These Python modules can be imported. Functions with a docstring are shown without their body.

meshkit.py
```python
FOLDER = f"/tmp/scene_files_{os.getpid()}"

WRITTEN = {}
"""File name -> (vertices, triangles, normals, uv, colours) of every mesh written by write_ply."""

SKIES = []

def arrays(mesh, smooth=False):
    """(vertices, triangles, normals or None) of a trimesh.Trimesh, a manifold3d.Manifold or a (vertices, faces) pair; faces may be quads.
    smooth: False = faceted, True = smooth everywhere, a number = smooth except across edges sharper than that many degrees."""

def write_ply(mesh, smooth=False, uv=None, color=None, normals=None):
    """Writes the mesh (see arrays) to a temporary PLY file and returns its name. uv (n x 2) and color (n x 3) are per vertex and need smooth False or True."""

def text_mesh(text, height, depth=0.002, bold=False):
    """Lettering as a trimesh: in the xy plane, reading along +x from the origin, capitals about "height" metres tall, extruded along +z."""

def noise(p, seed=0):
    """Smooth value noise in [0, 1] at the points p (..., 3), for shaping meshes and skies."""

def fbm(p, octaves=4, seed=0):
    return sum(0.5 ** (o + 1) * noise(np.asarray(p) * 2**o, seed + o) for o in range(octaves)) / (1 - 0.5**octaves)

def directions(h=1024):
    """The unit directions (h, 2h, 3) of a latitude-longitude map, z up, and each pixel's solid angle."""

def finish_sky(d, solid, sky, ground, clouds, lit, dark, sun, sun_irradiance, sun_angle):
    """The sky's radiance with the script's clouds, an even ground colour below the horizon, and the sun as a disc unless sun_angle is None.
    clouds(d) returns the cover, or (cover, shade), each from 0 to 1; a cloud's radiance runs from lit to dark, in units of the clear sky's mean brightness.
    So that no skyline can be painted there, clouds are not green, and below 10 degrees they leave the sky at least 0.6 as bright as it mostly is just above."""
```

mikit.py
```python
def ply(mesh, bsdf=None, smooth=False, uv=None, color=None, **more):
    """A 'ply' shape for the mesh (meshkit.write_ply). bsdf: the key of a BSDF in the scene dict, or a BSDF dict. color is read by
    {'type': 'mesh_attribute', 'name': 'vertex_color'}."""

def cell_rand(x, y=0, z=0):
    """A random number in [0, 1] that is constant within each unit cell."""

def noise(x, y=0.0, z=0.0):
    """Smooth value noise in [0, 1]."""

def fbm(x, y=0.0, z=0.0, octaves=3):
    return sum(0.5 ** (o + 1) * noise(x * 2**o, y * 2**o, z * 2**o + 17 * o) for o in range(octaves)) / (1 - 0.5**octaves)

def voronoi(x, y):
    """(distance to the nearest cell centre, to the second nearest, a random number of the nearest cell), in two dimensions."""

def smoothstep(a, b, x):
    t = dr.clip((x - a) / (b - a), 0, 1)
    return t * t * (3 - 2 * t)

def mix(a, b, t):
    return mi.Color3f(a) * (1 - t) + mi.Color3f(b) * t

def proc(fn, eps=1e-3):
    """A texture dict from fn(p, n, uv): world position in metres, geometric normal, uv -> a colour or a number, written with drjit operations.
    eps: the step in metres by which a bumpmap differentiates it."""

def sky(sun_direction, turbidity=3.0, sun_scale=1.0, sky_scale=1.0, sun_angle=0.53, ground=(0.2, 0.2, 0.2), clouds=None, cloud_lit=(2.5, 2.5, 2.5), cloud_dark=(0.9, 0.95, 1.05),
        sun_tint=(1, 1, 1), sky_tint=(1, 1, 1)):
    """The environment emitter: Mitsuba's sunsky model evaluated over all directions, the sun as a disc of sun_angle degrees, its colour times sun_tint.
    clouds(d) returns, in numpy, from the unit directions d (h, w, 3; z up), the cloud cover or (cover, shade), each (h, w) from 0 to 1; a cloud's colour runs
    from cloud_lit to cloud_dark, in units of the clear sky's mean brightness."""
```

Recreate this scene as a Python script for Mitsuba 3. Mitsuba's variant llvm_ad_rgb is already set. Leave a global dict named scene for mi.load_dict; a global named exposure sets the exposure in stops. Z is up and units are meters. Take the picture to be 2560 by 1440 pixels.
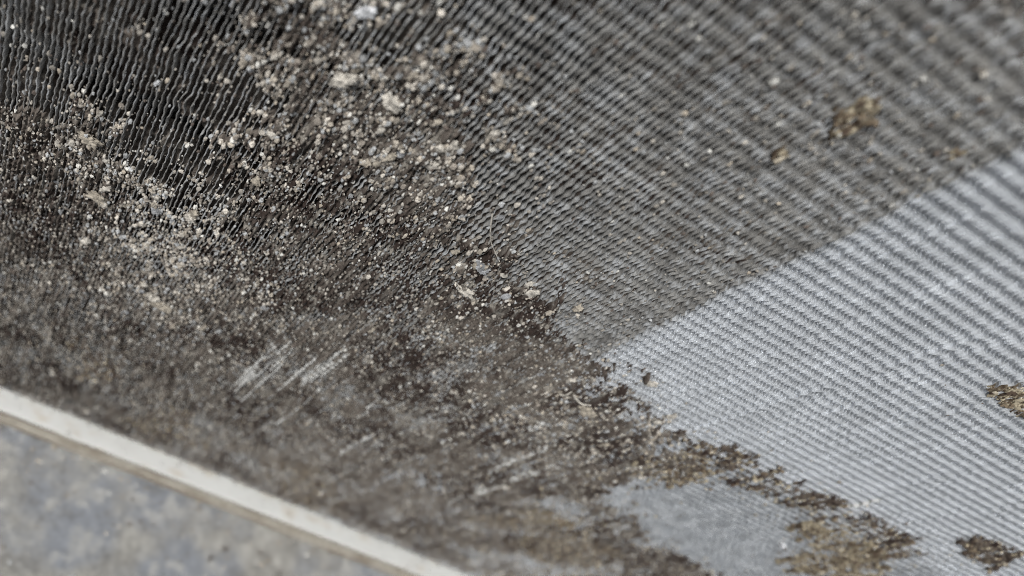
import math
import numpy as np
import trimesh
import shapely
from shapely.geometry import Polygon
from scipy.ndimage import gaussian_filter, label as label_components
import drjit as dr
import mitsuba as mi
import mikit
import meshkit
from mikit import proc, noise, fbm, smoothstep, mix, voronoi

T = mi.ScalarTransform4f
rng = np.random.default_rng(11)
scene, labels = {}, {}

# ------------------------------------------------------------------ camera, light, exposure
CAM_H, CAM_D = 0.592, 0.145          # above the ground, in front of the coil (whose face is y = 0)
fwd = np.array([0.33906, 0.51591, -0.78668])
up = np.array([-0.44510, 0.82467, 0.34899])
eye = np.array([0.0, -CAM_D, CAM_H])
scene['camera'] = {
    'type': 'thinlens', 'fov': 60.18, 'fov_axis': 'x', 'near_clip': 0.01, 'far_clip': 200.0,
    'aperture_radius': 0.0019, 'focus_distance': 0.27,
    'to_world': T().look_at(origin=eye.tolist(), target=(eye + fwd).tolist(), up=up.tolist())}
scene['daylight'] = mikit.sky([-0.40, -0.42, 0.81], turbidity=3, sun_scale=0.3, sun_angle=15, sun_tint=(0.77, 0.93, 1.20),
                              clouds=lambda d: 1.0, cloud_lit=(0.17, 0.185, 0.205), cloud_dark=(0.9, 0.95, 1.05))
exposure = 3.55

PITCH, WAVE = 0.0016, 0.0048         # fin spacing, length of one ripple
X0, X1, Z0, Z1 = -0.085, 0.395, 0.018, 0.560
XEDGE = 0.1393                       # right of this fin the coil is clean

# outlines of what lies on the coil, in mm on its face (x, z)
R = {
    'MAT': [(-96.0, 297.5), (-55.2, 340.4), (-43.5, 338.5), (-21.4, 328.9), (-3.6, 306.6), (7.9, 288.1), (8.6, 358.7), (6.7, 395.9), (-2.7, 407.8), (-4.0, 439.8), (6.0, 448.8), (14.9, 439.5), (14.6, 427.9), (22.8, 428.9), (33.9, 428.9), (51.9, 435.7), (51.9, 421.4), (56.8, 398.5), (61.5, 381.9), (80.3, 386.0), (95.8, 382.2), (107.5, 363.9), (125.7, 358.9), (140.7, 357.1), (161.4, 346.4), (189.9, 330.4), (225.6, 318.4), (216.2, 285.0), (214.3, 260.6), (240.7, 230.3), (277.8, 221.3), (316.3, 215.3), (356.5, 170.7), (290.9, -43.2), (-31.9, -237.3), (-123.4, -251.2)],
    'WIN1': [(205.1, 211.9), (215.8, 235.7), (242.1, 219.9), (248.2, 189.7), (227.9, 184.4)],
    'WIN2': [(243.2, 80.4), (263.6, 120.7), (299.8, 120.7), (330.7, 53.0), (299.4, -7.4)],
    'CHIPS1': [(-10.0, 431.5), (15.2, 454.4), (30.1, 425.2), (50.5, 434.2), (55.0, 415.8), (56.8, 395.9), (31.3, 378.1), (10.7, 368.5), (2.9, 404.0)],
    'CHIPS2': [(-52.5, 334.2), (-39.6, 344.9), (-10.0, 330.2), (13.6, 350.6), (17.0, 299.3), (12.4, 232.3), (-4.7, 234.1), (-29.1, 303.2)],
    'CHIPS3': [(62.5, 377.2), (77.3, 388.6), (98.7, 375.3), (94.7, 350.8), (68.8, 359.0)],
    'CHIPS4': [(136.5, 294.4), (159.8, 343.8), (194.7, 324.6), (194.7, 284.0), (163.1, 267.4)],
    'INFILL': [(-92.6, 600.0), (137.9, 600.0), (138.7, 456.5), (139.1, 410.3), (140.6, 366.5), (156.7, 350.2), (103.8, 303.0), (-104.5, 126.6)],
    'SLITS': [(-21.0, 326.6), (-7.4, 330.2), (8.1, 316.9), (10.3, 271.1), (3.0, 253.2), (-13.4, 266.2)],
    'HOLES1': [(-17.6, 138.6), (-8.6, 170.4), (3.2, 155.6), (7.2, 118.5), (-8.2, 94.6)],
    'HOLES2': [(34.2, 121.1), (54.2, 128.5), (72.6, 93.1), (61.5, 50.2), (40.8, 67.3)],
    'HOLES3': [(90.2, 81.8), (116.0, 108.8), (149.7, 73.7), (128.7, 25.9)],
}
PATCHES = [   # outline, height in mm above the face, label
    ([(193.9, 323.1), (208.0, 326.1), (224.3, 324.6), (243.1, 296.6), (231.2, 291.6), (211.8, 290.5)], 0.2,
     'brown tongue of dirt above the blue-grey clean fins, at the edge of the dust'),
    ([(291.2, 304.4), (279.2, 324.7), (280.3, 338.8), (304.4, 326.4), (332.1, 316.2), (379.7, 277.1), (363.6, 203.1), (322.5, 267.0)], 0.2,
     'large brown dirt heap at the bottom edge, right of the clean blue-grey fins'),
    ([(346.1, 344.5), (328.5, 366.4), (323.2, 383.8), (340.7, 374.6), (358.8, 352.6), (369.6, 333.4)], 0.1,
     'dark brown smear of dirt on bright fins in the bottom right corner'),
    ([(220.5, 444.5), (223.1, 452.2), (231.7, 455.2), (248.2, 444.6), (239.8, 441.1)], -0.35,
     'olive brown dirt between bright fins at the right edge'),
    ([(104.1, 491.3), (104.3, 497.4), (109.0, 501.5), (113.0, 496.2), (112.9, 489.0), (111.8, 482.0)], 0.05,
     'rusty brown dirt with tan flakes between clean grey fins, upper right'),
    ([(104.3, 471.8), (105.8, 475.9), (108.9, 475.8), (109.0, 471.0)], -0.2,
     'small brown spot of dirt on grey fins, left of the rusty patch'),
    ([(212.9, 162.3), (214.7, 208.5), (231.1, 206.7), (255.9, 193.9), (289.1, 179.3), (334.0, 137.6), (319.9, 78.4), (251.5, 126.1)], 0.3,
     'sandy brown dirt heap on the fins below the blue-grey clean patch'),
    ([(129.0, 498.0), (130.7, 502.6), (133.8, 503.2), (133.6, 497.9)], -0.3,
     'few tan crumbs of dirt beside the first bright fins, upper right'),
    ([(-17.6, 138.6), (-8.6, 170.4), (3.2, 155.6), (7.2, 118.5), (-8.2, 94.6)], 0.25,
     'dark brown stain of dirt in the grey dust, nearest the left edge'),
    ([(184.4, 334.7), (206.0, 337.8), (245.5, 341.2), (292.2, 345.0), (345.6, 342.9), (356.3, 324.8), (298.2, 323.1), (253.5, 319.9), (209.0, 320.0)], -0.15,
     'dark brown seam of dirt running down to the right across the bright fins'),
    ([(34.2, 121.1), (54.2, 128.5), (72.6, 93.1), (61.5, 50.2), (20.8, 57.3)], 0.25,
     'dark brown dirt just above the pale rail, left of the middle one'),
    ([(90.2, 81.8), (116.0, 128.8), (149.7, 103.7), (158.7, 25.9), (128, 35)], 0.25,
     'dark brown dirt above the pale rail, the one farthest right'),
]

# ------------------------------------------------------------------ materials
def dust_and_grey(p):
    """How much of the metal is covered by dust film: grainy, heavy left of XEDGE, light right of it; adds a grey tone below the seam there."""
    g = 0.2 + 0.6 * fbm(p.x * 300, p.y * 300, p.z * 170, 4)
    fine = noise(p.x * 1500, p.y * 1500, p.z * 900)
    left = dr.select(p.x + 0.0034 * (noise(3.0, 7.0, p.z * 140) - 0.5) < XEDGE, 0.18, -0.26)
    left = left + dr.select((p.z + 0.012 * (noise(p.x * 120, 5.0, 9.0) - 0.5) < 0.331) & (p.x >= XEDGE), 0.40, 0.0)   # darker, rougher grey tone below the seam
    return smoothstep(0.35, 0.75, g + left + 0.3 * (fine - 0.5))


def fin_color(p, n, uv):
    metal = mix((0.81, 0.825, 0.85), (0.67, 0.685, 0.71), noise(p.x * 400, 3.0, p.z * 60))
    dirt = mix((0.29, 0.277, 0.258), (0.085, 0.075, 0.064), noise(p.x * 300, p.y * 300, p.z * 120))
    grey = mix((0.30, 0.315, 0.34), (0.17, 0.178, 0.19), noise(p.x * 300, p.y * 300, p.z * 120))     # grey tone of the cleaner side
    return mix(metal, dr.select(p.x < XEDGE, dirt, grey), dust_and_grey(p) * 0.9)


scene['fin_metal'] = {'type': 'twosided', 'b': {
    'type': 'principled', 'base_color': proc(fin_color), 'metallic': proc(lambda p, n, uv: 0.5 * (1 - dust_and_grey(p))),
    'roughness': proc(lambda p, n, uv: 0.38 + 0.4 * dust_and_grey(p)), 'specular': 0.4}}


def dust_color(p, n, uv):
    big = fbm(p.x * 45 + 3, p.y * 45, p.z * 30, 3)
    mid = fbm(p.x * 260, p.y * 260 + 7, p.z * 260, 3)
    fine = noise(p.x * 1900, p.y * 1900, p.z * 1900)
    c = mix((0.038, 0.027, 0.023), (0.118, 0.100, 0.086), smoothstep(0.34, 0.62, big + 0.4 * (mid - 0.5)))
    c = mix(c, (0.30, 0.275, 0.24), smoothstep(0.58, 0.76, mid) * 0.7)
    streak = fbm(p.x * 620, 4.0, p.z * 45, 3)          # dirt drawn out along the fins
    c = mix(c, (0.035, 0.027, 0.023), smoothstep(0.56, 0.68, streak) * 0.6)
    c = mix(c, (0.24, 0.225, 0.20), smoothstep(0.42, 0.30, streak) * 0.3)
    return c * (0.65 + 0.7 * fine)


def dirt_color(p, n, uv):
    mid = fbm(p.x * 330, p.y * 330, p.z * 330, 3)
    fine = noise(p.x * 1700, p.y * 1700, p.z * 1700)
    c = mix((0.06, 0.043, 0.030), (0.25, 0.21, 0.15), smoothstep(0.36, 0.66, mid))
    return c * (0.65 + 0.7 * fine)


scene['dust'] = {'type': 'twosided', 'b': {'type': 'principled', 'base_color': proc(dust_color), 'roughness': 0.95, 'specular': 0.15}}
scene['dirt'] = {'type': 'twosided', 'b': {'type': 'principled', 'base_color': proc(dirt_color), 'roughness': 0.95, 'specular': 0.15}}
scene['dark_dirt'] = {'type': 'twosided', 'b': {'type': 'principled', 'roughness': 0.95, 'specular': 0.15, 'base_color': proc(lambda p, n, uv: mix((0.028, 0.019, 0.016), (0.105, 0.085, 0.070), smoothstep(0.35, 0.7, fbm(p.x * 400, p.y * 400, p.z * 300, 4))))}}
scene['grain'] = {'type': 'twosided', 'b': {'type': 'principled', 'base_color': {'type': 'mesh_attribute', 'name': 'vertex_color'}, 'roughness': 0.85, 'specular': 0.25}}
for nm, col in (('clump_pale', (0.56, 0.515, 0.455)), ('clump_tan', (0.42, 0.37, 0.305)), ('clump_grey', (0.36, 0.36, 0.37)), ('clump_white', (0.8, 0.8, 0.82))):
    a = tuple(0.45 * c for c in col)
    scene[nm] = {'type': 'twosided', 'b': {'type': 'principled', 'roughness': 0.9, 'specular': 0.2,
                 'base_color': proc(lambda p, n, uv, a=a, col=col: mix(a, col, smoothstep(0.3, 0.65, fbm(p.x * 700, p.y * 700, p.z * 700, 3))))}}
scene['bare_metal'] = {'type': 'twosided', 'b': {'type': 'principled', 'base_color': {'type': 'rgb', 'value': [0.60, 0.59, 0.57]}, 'metallic': 0.1, 'roughness': 0.6}}
scene['tube_copper'] = {'type': 'principled', 'base_color': {'type': 'rgb', 'value': [0.16, 0.13, 0.11]}, 'metallic': 0.3, 'roughness': 0.6}


def paint_color(p, n, uv):
    c = mix((0.56, 0.555, 0.54), (0.48, 0.47, 0.445), fbm(p.x * 60, p.y * 200, p.z * 200, 3))
    stain = smoothstep(0.56, 0.72, fbm(p.x * 110 + 9, p.y * 260, p.z * 300, 4))
    return mix(c, (0.42, 0.36, 0.28), stain * 0.55)


def lip_color(p, n, uv):
    g = fbm(p.x * 60, 2.0, p.z * 420, 4)
    c = mix((0.36, 0.33, 0.28), (0.17, 0.135, 0.10), smoothstep(0.35, 0.62, g))
    return c * (0.75 + 0.5 * noise(p.x * 900, p.y * 900, p.z * 900))


def ground_color(p, n, uv):
    big = fbm(p.x * 34, p.y * 34 + 5, 0.0, 5)
    mid = fbm(p.x * 130, p.y * 130, 0.0, 4)
    fine = noise(p.x * 900, p.y * 900)
    c = mix((0.27, 0.28, 0.305), (0.34, 0.325, 0.30), smoothstep(0.30, 0.70, big))
    c = mix(c, (0.52, 0.50, 0.46), smoothstep(0.50, 0.78, mid) * 0.55)
    c = mix(c, (0.19, 0.18, 0.17), smoothstep(0.40, 0.25, mid) * 0.5)
    return c * (0.60 + 0.30 * fine)


scene['paint'] = {'type': 'twosided', 'b': {'type': 'principled', 'base_color': proc(paint_color), 'roughness': 0.45, 'specular': 0.5}}
scene['lip_dirty'] = {'type': 'twosided', 'b': {'type': 'principled', 'base_color': proc(lip_color), 'roughness': 0.9}}
scene['concrete'] = {'type': 'twosided', 'b': {'type': 'bumpmap', 'scale': 0.0012,
                     'arbitrary': proc(lambda p, n, uv: fbm(p.x * 220, p.y * 220, 0.0, 4), eps=4e-4),
                     'bsdf': {'type': 'principled', 'base_color': proc(ground_color), 'roughness': 0.9, 'specular': 0.25}}}

# ------------------------------------------------------------------ ground
g = trimesh.Trimesh([[-4, -4, 0], [4, -4, 0], [4, 4, 0], [-4, 4, 0]], [[0, 1, 2], [0, 2, 3]], process=False)
scene['ground'] = mikit.ply(g, 'concrete')
labels['ground'] = {'label': 'mottled grey concrete ground below the pale metal rail', 'category': 'ground', 'kind': 'structure'}

# ------------------------------------------------------------------ the condenser unit: base rail
UNIT = 'condenser_unit'
labels[UNIT] = {'label': 'outdoor condenser coil of thin upright fins, dusty on the left and silvery on the right', 'category': 'condenser unit'}


def prism_x(profile, x0, x1, n=120, wob=0.0):
    """A closed bar along x with the given (y, z) outline; its top follows the slightly sagging rail line."""
    pr = np.array(profile)
    xs = np.linspace(x0, x1, n)
    k = len(pr)
    v = np.zeros((n, k, 3))
    v[..., 0] = xs[:, None]
    v[..., 1] = pr[None, :, 0] + wob * (meshkit.noise(np.stack([xs * 90, xs * 0, xs * 0], -1), 3)[:, None] - 0.5)
    v[..., 2] = pr[None, :, 1] - 0.018 * (xs[:, None] + 0.05)
    f = []
    for i in range(n - 1):
        for j in range(k):
            a, b = i * k + j, i * k + (j + 1) % k
            f += [[a, b, b + k], [a, b + k, a + k]]
    cap = trimesh.creation.triangulate_polygon(Polygon(pr), engine='earcut')[1]
    f += [list(t[::-1]) for t in cap] + [list(t + (n - 1) * k) for t in cap]
    m = trimesh.Trimesh(v.reshape(-1, 3), np.array(f), process=False)
    m.fix_normals()
    return m


RT = 0.0290
rail = [(0.012, RT), (-0.0006, RT), (-0.0020, RT + 0.0004), (-0.0098, RT + 0.0002), (-0.0110, RT - 0.0006), (-0.0113, RT - 0.0020), (-0.0113, RT - 0.0036), (0.012, RT - 0.0036)]
scene[UNIT + '__base_rail'] = mikit.ply(prism_x(rail, -0.4, 0.55, wob=0.0001), 'paint', smooth=35)
labels[UNIT + '__base_rail'] = {'label': 'pale painted metal rail along the foot of the coil'}
lip = [(0.010, RT - 0.0038), (-0.0108, RT - 0.0038), (-0.0116, RT - 0.0125), (-0.0108, RT - 0.0131), (-0.0109, RT - 0.0146), (-0.0122, RT - 0.0152), (-0.0136, RT - 0.0205), (-0.0136, RT - 0.0225), (0.010, RT - 0.0225)]
scene[UNIT + '__rail_lip'] = mikit.ply(prism_x(lip, -0.4, 0.55, wob=0.0005), 'lip_dirty', smooth=20)
labels[UNIT + '__rail_lip'] = {'label': 'dirt-caked grooved lip below the pale rail'}

# tubes run through the fins behind their front edges
for i in range(21):
    t = trimesh.creation.cylinder(0.0040, 0.49, sections=14)
    t.apply_transform(trimesh.transformations.rotation_matrix(math.pi / 2, [0, 1, 0]))
    t.apply_translation([0.155, 0.0105, 0.048 + 0.0252 * i])
    scene[UNIT + '__tube' + (f'_{i:03d}' if i else '')] = mikit.ply(t, 'tube_copper', smooth=40)

# ------------------------------------------------------------------ fins
nz = int((Z1 - Z0) / (WAVE / 6))
zs = np.linspace(Z0, Z1, nz)
NF = int((X1 - X0) / PITCH)


def n1(s, seed, freq):
    return meshkit.noise(np.stack([s * freq, np.full_like(s, seed * 7.31), np.zeros_like(s)], -1), seed) - 0.5


DENTS = [(rng.uniform(-0.07, 0.36), rng.uniform(0.22, 0.53), rng.uniform(0.0022, 0.005), rng.uniform(0.0025, 0.011), rng.choice([-1, 1]) * rng.uniform(0.0005, 0.0011)) for _ in range(90)]


def shared_bend(x, z):
    """Dents that run through a run of neighbouring fins."""
    q = np.stack([np.full_like(z, x) * 60, z * 38, z * 0], -1)
    out = 0.0012 * (meshkit.fbm(q, 2, 5) - 0.5)
    for xc, zc, sx, sz, a in DENTS:
        if abs(x - xc) < 3 * sx:
            out += a * math.exp(-((x - xc) / sx) ** 2) * np.exp(-((z - zc) / sz) ** 2)
    return out


fin_faces = []
K = 4
for i in range(nz - 1):
    for j in range(K):
        a, b = i * K + j, i * K + (j + 1) % K
        fin_faces += [[a, a + K, b + K], [a, b + K, b]]
fin_faces += [[0, 1, 2], [0, 2, 3], [(nz - 1) * K, (nz - 1) * K + 2, (nz - 1) * K + 1], [(nz - 1) * K, (nz - 1) * K + 3, (nz - 1) * K + 2]]
fin_faces = np.array(fin_faces)
NLEFT = 0
for i in range(NF):
    x = X0 + PITCH * (i + 0.5)
    clean = x > XEDGE
    amp = (0.00042 if clean else 0.00029 if x > 0.03 else 0.00013) * (1 + 0.4 * n1(zs, i + 900, 60))
    ph = 2 * math.pi * zs / WAVE + 0.5 * rng.normal() * (0.2 if clean else 0.4)
    xc = x + amp * np.sin(ph) + shared_bend(x, zs) + 0.00035 * n1(zs, i, 25) + (0.00025 if clean else 0.0006) * n1(zs, i + 400, 160) + 0.00006 * rng.normal()
    yf = 0.0006 * n1(zs, i + 1700, 120) + 0.0002 * n1(zs, i + 2100, 600) + 0.00015 * rng.normal()
    th = 0.00005 if clean else 0.00009 + 0.00014 * n1(zs, i + 3000, 500)
    v = np.zeros((nz, K, 3))
    v[..., 2] = zs[:, None]
    v[:, 0, 0], v[:, 1, 0], v[:, 2, 0], v[:, 3, 0] = xc - th, xc - th, xc + th, xc + th
    v[:, 0, 1], v[:, 3, 1] = 0.016, 0.016
    v[:, 1, 1], v[:, 2, 1] = yf, yf
    m = trimesh.Trimesh(v.reshape(-1, 3), fin_faces, process=False)
    scene[UNIT + '__fin' + (f'_{i:03d}' if i else '')] = mikit.ply(m, 'fin_metal')

# a few fin edges rubbed bare, shining through the dust (x, z from, z to, width in mm)
for k, (bx, za, zb, w) in enumerate([(53.5, 196, 266, 1.5), (57.2, 205, 250, 0.9), (73.2, 226, 275, 1.3), (75.4, 230, 262, 0.7), (186.5, 162, 262, 1.3), (173.5, 226, 276, 0.9),
                                     (104.0, 212, 244, 0.9), (119.5, 153, 218, 0.9), (158.4, 281, 295, 0.8), (276.4, 345, 362, 0.7), (63.0, 150, 190, 0.8), (55.0, 190, 240, 0.7), (51.6, 210, 262, 0.6), (58.8, 225, 258, 0.5), (71.8, 236, 268, 0.6), (77.0, 240, 275, 0.5), (185.0, 190, 240, 0.5), (105.6, 200, 228, 0.5), (92.0, 170, 205, 0.6), (54.3, 180, 255, 0.8), (52.5, 185, 268, 0.8), (56.4, 200, 262, 0.7), (60.6, 170, 240, 0.6), (74.3, 215, 278, 0.9), (69.5, 190, 255, 0.6), (187.4, 150, 245, 0.8), (174.6, 210, 272, 0.7), (188.6, 175, 262, 0.6), (82.0, 160, 230, 0.6), (118.4, 140, 200, 0.7)]):
    s = np.linspace(0, 1, 70)
    zz = (za + (zb - za) * s) / 1e3
    xx = bx / 1e3 + 0.0016 * n1(zz, 50 + k, 40) + 0.0004 * np.sin(2 * math.pi * zz / WAVE)
    ww = 0.5 * w / 2e3 * np.clip(np.minimum(s, 1 - s) * 12, 0.1, 1) * (0.15 + 1.7 * (n1(zz, 80 + k, 330) + 0.5))
    yy = -0.0010 + 0.0010 * n1(zz, 120 + k, 200)
    v = np.zeros((70, 4, 3))
    v[..., 2] = zz[:, None]
    v[..., 0] = xx[:, None] + ww[:, None] * np.array([-1, -0.8, 0.8, 1])
    v[..., 1] = yy[:, None] + np.array([0.0016, 0, 0.0002, 0.0016])
    f = []
    for i in range(69):
        for j in range(4):
            a, b = i * 4 + j, i * 4 + (j + 1) % 4
            f += [[a, a + 4, b + 4], [a, b + 4, b]]
    scene[UNIT + '__bare_edge' + (f'_{k:03d}' if k else '')] = mikit.ply(trimesh.Trimesh(v.reshape(-1, 3), np.array(f), process=False), 'bare_metal')
labels[UNIT + '__bare_edge'] = {'label': 'pale streak of a fin edge rubbed bare, the widest in the dusty lower part'}

# ------------------------------------------------------------------ dust matted on the coil (a height field between and over the fins)
DX, DZ = PITCH / 4, 0.0007
gx = np.arange(X0, X1, DX)
gz = np.arange(0.018, 0.545, DZ)
GX, GZ = np.meshgrid(gx, gz, indexing='ij')
P3 = np.stack([GX, GZ, 0 * GX], -1)
n_big = meshkit.fbm(P3 * [55, 38, 1], 3, 1) - 0.5
n_mid = meshkit.fbm(P3 * [220, 160, 1], 3, 2) - 0.5
n_fin = meshkit.fbm(P3 * [800, 620, 1], 2, 3) - 0.5
n_str = meshkit.fbm(P3 * [420, 55, 1], 3, 4) - 0.5      # drawn out along the fins


def mask(poly, soft, ragged):
    pg = Polygon(np.array(poly) / 1e3).buffer(0)
    inside = shapely.contains_xy(pg, GX.ravel(), GZ.ravel()).reshape(GX.shape).astype(float)
    m = gaussian_filter(inside, [soft / DX, soft / DZ])
    return np.clip((m + ragged * (n_big + 0.9 * n_mid + 0.8 * n_fin) - 0.5) * 2.5 + 0.5, 0, 1) * np.clip(m * 12, 0, 1)


def sheet(h, floor, name, mat):
    """Mesh of the height field h (mm in front of the coil's face) where it is above the floor."""
    keep = h > floor
    cell = keep[:-1, :-1] | keep[1:, :-1] | keep[:-1, 1:] | keep[1:, 1:]
    idx = np.arange(h.size).reshape(h.shape)
    a, b, c, d = idx[:-1, :-1][cell], idx[1:, :-1][cell], idx[1:, 1:][cell], idx[:-1, 1:][cell]
    f = np.vstack([np.stack([a, b, c], 1), np.stack([a, c, d], 1)])
    v = np.stack([GX, -np.clip(h, floor - 0.6, 4) / 1e3, GZ], -1).reshape(-1, 3)
    used = np.unique(f)
    re = np.zeros(h.size, int)
    re[used] = np.arange(len(used))
    scene[name] = mikit.ply(trimesh.Trimesh(v[used], re[f], process=False), mat, smooth=True)


mat_m = mask(R['MAT'], 0.009, 1.25)
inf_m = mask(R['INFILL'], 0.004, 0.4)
ridge = np.cos(2 * np.pi * (GX - X0 - PITCH / 2) / PITCH)
rough = 1.8 * n_big + 2.2 * n_mid + 2.2 * n_fin + 2.6 * n_str
h = np.full(GX.shape, -7.0)
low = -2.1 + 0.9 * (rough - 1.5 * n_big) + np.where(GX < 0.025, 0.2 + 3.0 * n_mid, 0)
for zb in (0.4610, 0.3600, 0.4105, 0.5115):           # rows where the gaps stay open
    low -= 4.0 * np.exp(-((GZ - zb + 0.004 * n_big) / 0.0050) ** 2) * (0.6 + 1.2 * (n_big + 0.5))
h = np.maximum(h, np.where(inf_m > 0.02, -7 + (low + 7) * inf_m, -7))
top = 0.0 + rough + 0.8 * n_str + 0.7 * ridge
top = np.where(GZ < 0.040, np.minimum(top, -0.2), top)
holes = np.clip(sum(mask(R[k], 0.006, 0.6) for k in ('HOLES1', 'HOLES2', 'HOLES3')), 0, 1)
top -= 0.9 * holes + 1.6 * mask(R['SLITS'], 0.005, 0.8) + 1.3 * np.maximum(mask(R['WIN1'], 0.006, 1.0), mask(R['WIN2'], 0.006, 1.0))
h = np.maximum(h, np.where(mat_m > 0.02, -7 + (top + 7) * mat_m, -7))
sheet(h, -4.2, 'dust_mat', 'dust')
labels['dust_mat'] = {'label': 'matted grey-brown dust clogging the left and lower part of the coil', 'category': 'dust', 'kind': 'stuff'}
hpatch = np.full(GX.shape, -7.0)
for k, (poly, hh, lab) in enumerate(PATCHES):
    big = Polygon(poly).area > 300
    pm = mask(poly, 0.006 if big else 0.001, 1.3 if big else 0.45)
    hk = -7 + (7 + hh - 0.5 * big + (1.1 if big else 0.9) * rough + 0.25 * ridge) * pm
    comp, nc = label_components(hk > -2.2)
    hk = np.where(comp == 1 + np.argmax(np.bincount(comp.ravel())[1:]), hk, -7.0)
    hpatch = np.maximum(hpatch, hk)
    key = 'dirt_patch' + (f'_{k:03d}' if k else '')
    sheet(hk, -2.2, key, 'dark_dirt' if lab.startswith('dark brown') else 'dirt')
    labels[key] = {'label': lab, 'category': 'dirt'}
HALL = np.maximum(h, hpatch)


def height_at(x, z):
    i = np.clip(((x - gx[0]) / DX).astype(int), 0, len(gx) - 1)
    j = np.clip(((z - gz[0]) / DZ).astype(int), 0, len(gz) - 1)
    return np.maximum(HALL[i, j], -0.3), mat_m[i, j], hpatch[i, j], inf_m[i, j]


# ------------------------------------------------------------------ loose grains
ico0 = trimesh.creation.icosphere(subdivisions=0)
ico2 = trimesh.creation.icosphere(subdivisions=4)
ico_c = trimesh.creation.icosphere(subdivisions=1)


def scatter(n, keep, over=8):
    x = rng.uniform(X0, X1, n * over)
    z = rng.uniform(0.032, 0.54, n * over)
    hh, m, pt, inf = height_at(x, z)
    pr = keep(x, z, m, pt, inf)
    ok = rng.uniform(size=len(x)) < pr
    return x[ok][:n], z[ok][:n], hh[ok][:n]


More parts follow.
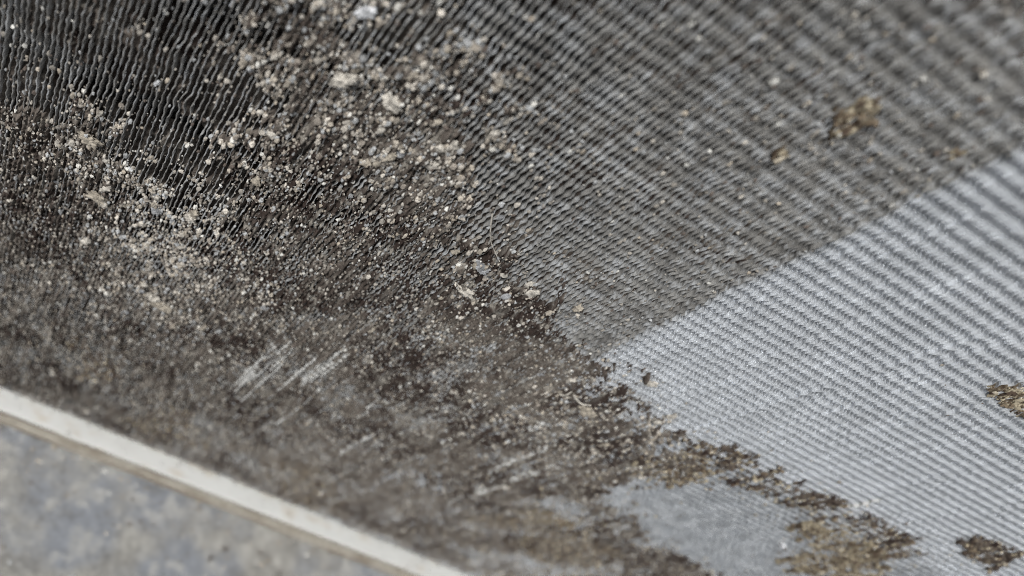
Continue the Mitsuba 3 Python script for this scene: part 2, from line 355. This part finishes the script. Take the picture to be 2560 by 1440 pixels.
def grains(n, keep, rmin, rmax, palette, weights, name, label, sides=None, over=8):
    ico = sides or ico0
    nv = len(ico.vertices)
    x, z, hh = scatter(n, keep, over)
    n = len(x)
    u = rng.uniform(size=n)
    r = rmin * (rmax / rmin) ** (u ** 1.8)
    V = ico.vertices[None] * r[:, None, None] * rng.uniform(0.6, 1.35, (n, nv, 1)) * rng.uniform([0.6, 0.45, 0.8], [1.1, 0.9, 2.0], (n, 1, 3))
    V = V + np.stack([x, -hh / 1e3 - 0.35 * r, z], -1)[:, None]
    F = (ico.faces[None] + nv * np.arange(n)[:, None, None]).reshape(-1, 3)
    c = np.array(palette)[rng.choice(len(palette), n, p=np.array(weights) / sum(weights))] * rng.uniform(0.7, 1.25, (n, 1))
    scene[name] = mikit.ply(trimesh.Trimesh(V.reshape(-1, 3), F, process=False), 'grain', color=np.clip(np.repeat(c, nv, 0), 0, 0.9), smooth=False)
    labels[name] = {'label': label, 'category': 'dust', 'kind': 'stuff'}


PAL = [(0.46, 0.42, 0.37), (0.27, 0.245, 0.215), (0.13, 0.105, 0.09), (0.36, 0.36, 0.36), (0.40, 0.345, 0.28), (0.6, 0.58, 0.54)]


HALO = gaussian_filter(np.maximum(mat_m, hpatch > -2), [0.012 / DX, 0.012 / DZ])


def halo_at(x, z):
    i = np.clip(((x - gx[0]) / DX).astype(int), 0, len(gx) - 1)
    j = np.clip(((z - gz[0]) / DZ).astype(int), 0, len(gz) - 1)
    return HALO[i, j]


def keep_dust(x, z, m, pt, inf):
    q = np.stack([x * 70, z * 55, 0 * x], -1)
    c = meshkit.fbm(q, 3, 31)
    return np.clip(m * (0.35 + 2.6 * np.clip(c - 0.42, 0, 1)) + inf * np.where(x < 0.035, 0.13, 0.13) * (x < XEDGE) + 0.10 * halo_at(x, z), 0, 1)


chip_m = np.clip(mask(R['CHIPS1'], 0.011, 1.3) + 0.9 * mask(R['CHIPS2'], 0.011, 1.3) + 0.5 * mask(R['CHIPS3'], 0.009, 1.3) + 0.4 * mask(R['CHIPS4'], 0.010, 1.3), 0, 1) * np.clip(0.35 + 5 * n_mid, 0.03, 1)


def chips_at(x, z):
    i = np.clip(((x - gx[0]) / DX).astype(int), 0, len(gx) - 1)
    j = np.clip(((z - gz[0]) / DZ).astype(int), 0, len(gz) - 1)
    return chip_m[i, j]


grains(4500, lambda x, z, m, pt, inf: chips_at(x, z), 0.0003, 0.0009, [(0.54, 0.49, 0.43), (0.42, 0.37, 0.31), (0.40, 0.40, 0.40), (0.28, 0.245, 0.21), (0.66, 0.63, 0.58)], [3, 3, 2, 2, 1],
       'dust_chips', 'thick sprinkling of cream and grey dust chips in the upper and left part of the dust', sides=ico_c, over=50)
grains(72000, keep_dust, 0.00016, 0.00075, PAL, [3, 4, 3, 2, 1.2, 1.0], 'dust_grains', 'fine grey and tan dust grains scattered over the matted dust')
grains(9000, lambda x, z, m, pt, inf: np.clip((pt + 1.8) / 2, 0, 1) * np.where((x < 0.135) & (z > 0.4) | (z > 0.43), 1.0, 0.2) + 0.05 * halo_at(x, z) * (x > 0.2) * (z < 0.35), 0.0003, 0.0010, [(0.34, 0.29, 0.21), (0.17, 0.13, 0.09), (0.08, 0.055, 0.04), (0.48, 0.42, 0.33)], [3, 3, 2, 1],
       'dirt_crumbs', 'sandy brown crumbs lying on the dirt patches of the coil', over=40)

def litter(n, xy, ztop, rmin, rmax, name, label):
    x, y = xy(n)
    r = rmin * (rmax / rmin) ** (rng.uniform(size=n) ** 2.2)
    V = ico0.vertices[None] * r[:, None, None] * rng.uniform(0.6, 1.3, (n, 12, 1)) * rng.uniform([0.7, 0.7, 0.3], [1.5, 1.5, 0.8], (n, 1, 3))
    V = V + np.stack([x, y, ztop(x) + 0.2 * r], -1)[:, None]
    F = (ico0.faces[None] + 12 * np.arange(n)[:, None, None]).reshape(-1, 3)
    c = np.array(PAL)[rng.integers(0, 6, n)] * rng.uniform(0.6, 1.2, (n, 1))
    scene[name] = mikit.ply(trimesh.Trimesh(V.reshape(-1, 3), F, process=False), 'grain', color=np.repeat(c, 12, 0), smooth=True)
    labels[name] = {'label': label, 'category': 'grit', 'kind': 'stuff'}


litter(420, lambda n: (rng.uniform(-0.08, 0.32, n), -0.0005 - 0.0095 * rng.uniform(size=n) ** 2.5), lambda x: RT + 0.0002 - 0.018 * (x + 0.05), 0.0002, 0.0010, 'rail_grit',
       'specks of dirt fallen on the pale rail, thickest against the coil')
litter(900, lambda n: (rng.uniform(-0.1, 0.32, n), -0.013 - 0.12 * rng.uniform(size=n) ** 1.6), lambda x: 0 * x, 0.0003, 0.0016, 'ground_grit',
       'dust and small bits lying on the concrete ground beside the rail')

# ------------------------------------------------------------------ clumps one can tell apart


def lump(x, z, size, squash, mat, key, label, group=None, seed=0, y=None, sub=None):
    m = (sub or ico2).copy()
    v = m.vertices
    d = 0.25 + 1.5 * meshkit.fbm(v * 2.3 + seed * 3.7, 4, seed % 97) ** 1.3
    v = v * d[:, None] * (np.array(squash) * size)
    a = rng.uniform(0, 0.6)
    v = v @ trimesh.transformations.rotation_matrix(a, [0, 1, 0])[:3, :3].T
    hh = float(height_at(np.array([x]), np.array([z]))[0][0]) / 1e3 if y is None else y
    m.vertices = v + [x, -hh - 0.35 * size * squash[1], z]
    scene[key] = mikit.ply(m, mat, smooth=True)
    if label:
        labels[key] = {'label': label, 'category': 'dust clump'}
        if group:
            labels[key]['group'] = group


SPECIAL = [   # x, z, size (mm), squash, material, label
    (-22.9, 377.0, 1.0, (0.6, 0.6, 1.5), 'clump_white', 'tiny bright white chip on the dark fins, upper left'),
    (29.4, 420.6, 2.6, (1.1, 0.6, 0.9), 'clump_pale', 'fluffy whitish lump at the upper edge of the dust, top centre'),
    (85.8, 356.9, 2.4, (1.6, 0.7, 0.8), 'clump_pale', 'whitish crumb in the middle of the picture where dust meets ribbed fins'),
    (161.1, 321.7, 2.6, (1.4, 0.7, 0.9), 'clump_tan', 'tan crumbly lump below the white curl, lower centre'),
    (115.8, 378.8, 1.5, (1, 0.8, 1.2), 'clump_tan', 'small yellowish crumb alone on the dark ribbed fins, centre'),
    (-10.0, 310.7, 1.7, (1, 0.8, 1), 'clump_grey', 'round grey clump left of a cream ball, left side'),
    (0.8, 318.2, 1.9, (1, 0.8, 1.1), 'clump_pale', 'cream ball of dust above the open slits, left side'),
    (-27.5, 301.9, 2.8, (1.4, 0.5, 1.0), 'clump_tan', 'flat tan flake at the left edge of the open slits'),
    (6.9, 242.2, 3.4, (1.4, 0.5, 0.7), 'clump_tan', 'pale tan oval flake below the open slits'),
    (2.5, 246.5, 2.4, (1.2, 0.5, 0.8), 'clump_pale', 'smaller pale flake just above the tan oval flake'),
    (-34.8, 335.5, 2.6, (1.3, 0.6, 0.9), 'clump_tan', 'tan chunk at the upper left border of the dust'),
    (16.6, 419.2, 2.2, (0.8, 0.7, 1.9), 'clump_pale', 'long upright cream chunk at the top, left of the fluffy lump'),
    (12.4, 441.7, 1.8, (0.9, 0.7, 1.6), 'clump_white', 'white lint lump at the top edge of the photo'),
    (11.8, 356.8, 1.7, (1, 0.7, 1.2), 'clump_tan', 'tan crumb on grey dust beside the uppermost long slits'),
    (82.1, 375.3, 2.2, (1.3, 0.7, 0.8), 'clump_grey', 'greyish fluffy lump at the border to the ribbed fins, centre'),
    (301.6, 286.4, 1.9, (1.2, 0.7, 0.8), 'clump_white', 'white pebble-like speck by the large brown heap, lower right'),
    (120.2, 284.3, 1.7, (1, 0.8, 1), 'clump_pale', 'round pale ball in the brown dust, lower centre'),
]
for k, (x, z, s, sq, mat, lab) in enumerate(SPECIAL):
    lump(x / 1e3, z / 1e3, s / 1e3, sq, mat, 'dust_clump' + (f'_{k:03d}' if k else ''), lab, seed=k + 1)
ico1 = trimesh.creation.icosphere(subdivisions=2)
NS = len(SPECIAL)
cx, cz, _ = scatter(230, lambda x, z, m, pt, inf: np.clip(0.8 * chips_at(x, z) + 0.02 * m, 0, 1), 60)
names = ['clump_pale', 'clump_tan', 'clump_grey']
for k in range(len(cx)):
    kind = rng.choice(3, p=[0.55, 0.25, 0.2])
    tint = ('cream', 'tan', 'grey')[kind]
    size = 0.0007 + 0.0012 * rng.uniform() ** 1.8
    siz = 'larger' if size > 0.0012 else 'small'
    px, pz = cx[k] * 1e3, cz[k] * 1e3
    where = ('close to the top edge' if pz > 425 else 'below the fluffy whitish lump' if pz > 385 else 'close above the pale rail' if pz < 140 else ('at the left, above the open slits' if pz > 328 else 'at the left, on the open slits' if pz > 280 else 'at the left, below the open slits') if px < 20 else
             'beside the brown tongue of dirt' if px > 150 else 'in the middle, next to the ribbed fins' if pz > 300 else 'among the pale bare streaks')
    lump(cx[k], cz[k], size, rng.uniform([0.6, 0.35, 0.9], [1.0, 0.7, 2.1]), names[kind], f'dust_clump_{NS + k:03d}',
         f'{siz} {tint} clump caught in the matted dust {where}', f'{siz} {tint} clumps {where}', seed=100 + k, sub=ico1)


def tube(points, radius, n=6):
    p = np.array(points, float)
    t = np.gradient(p, axis=0)
    t /= np.linalg.norm(t, axis=1, keepdims=True)
    a = np.cross(t, [0.3, 1, 0.2])
    a /= np.linalg.norm(a, axis=1, keepdims=True)
    b = np.cross(t, a)
    ang = np.arange(n) * 2 * np.pi / n
    rr = radius * np.linspace(1, 0.55, len(p))[:, None, None]
    v = p[:, None] + rr * (np.cos(ang)[None, :, None] * a[:, None] + np.sin(ang)[None, :, None] * b[:, None])
    f = []
    for i in range(len(p) - 1):
        for j in range(n):
            u, w = i * n + j, i * n + (j + 1) % n
            f += [[u, w, w + n], [u, w + n, u + n]]
    m = trimesh.Trimesh(v.reshape(-1, 3), np.array(f), process=False)
    return m


s = np.linspace(0, 1, 16)
curls = [
    (np.stack([0.1465 + 0.0010 * s, -0.0014 - 0.001 * np.sin(3 * s), 0.3240 + 0.0065 * s], -1), 0.00045, 'short white curl standing beside the tan crumbly lump'),
    (np.stack([0.1500 + 0.0085 * s, -0.0015 - 0.001 * np.sin(3 * s), 0.3285 - 0.0022 * np.sin(2.2 * s) + 0.001 * s], -1), 0.0005, 'bent white strand lying above the tan crumbly lump'),
    (np.stack([0.0700 + 0.014 * s, -0.0016 - 0.0006 * np.sin(6 * s), 0.4020 - 0.019 * s - 0.003 * np.sin(3 * s)], -1), 0.00022, 'thin grey hair across the dust towards the ribbed fins'),
]
for k, (pts, r, lab) in enumerate(curls):
    key = 'lint_strand' + (f'_{k:03d}' if k else '')
    scene[key] = mikit.ply(tube(pts, r), 'clump_pale', smooth=True)
    labels[key] = {'label': lab, 'category': 'lint'}
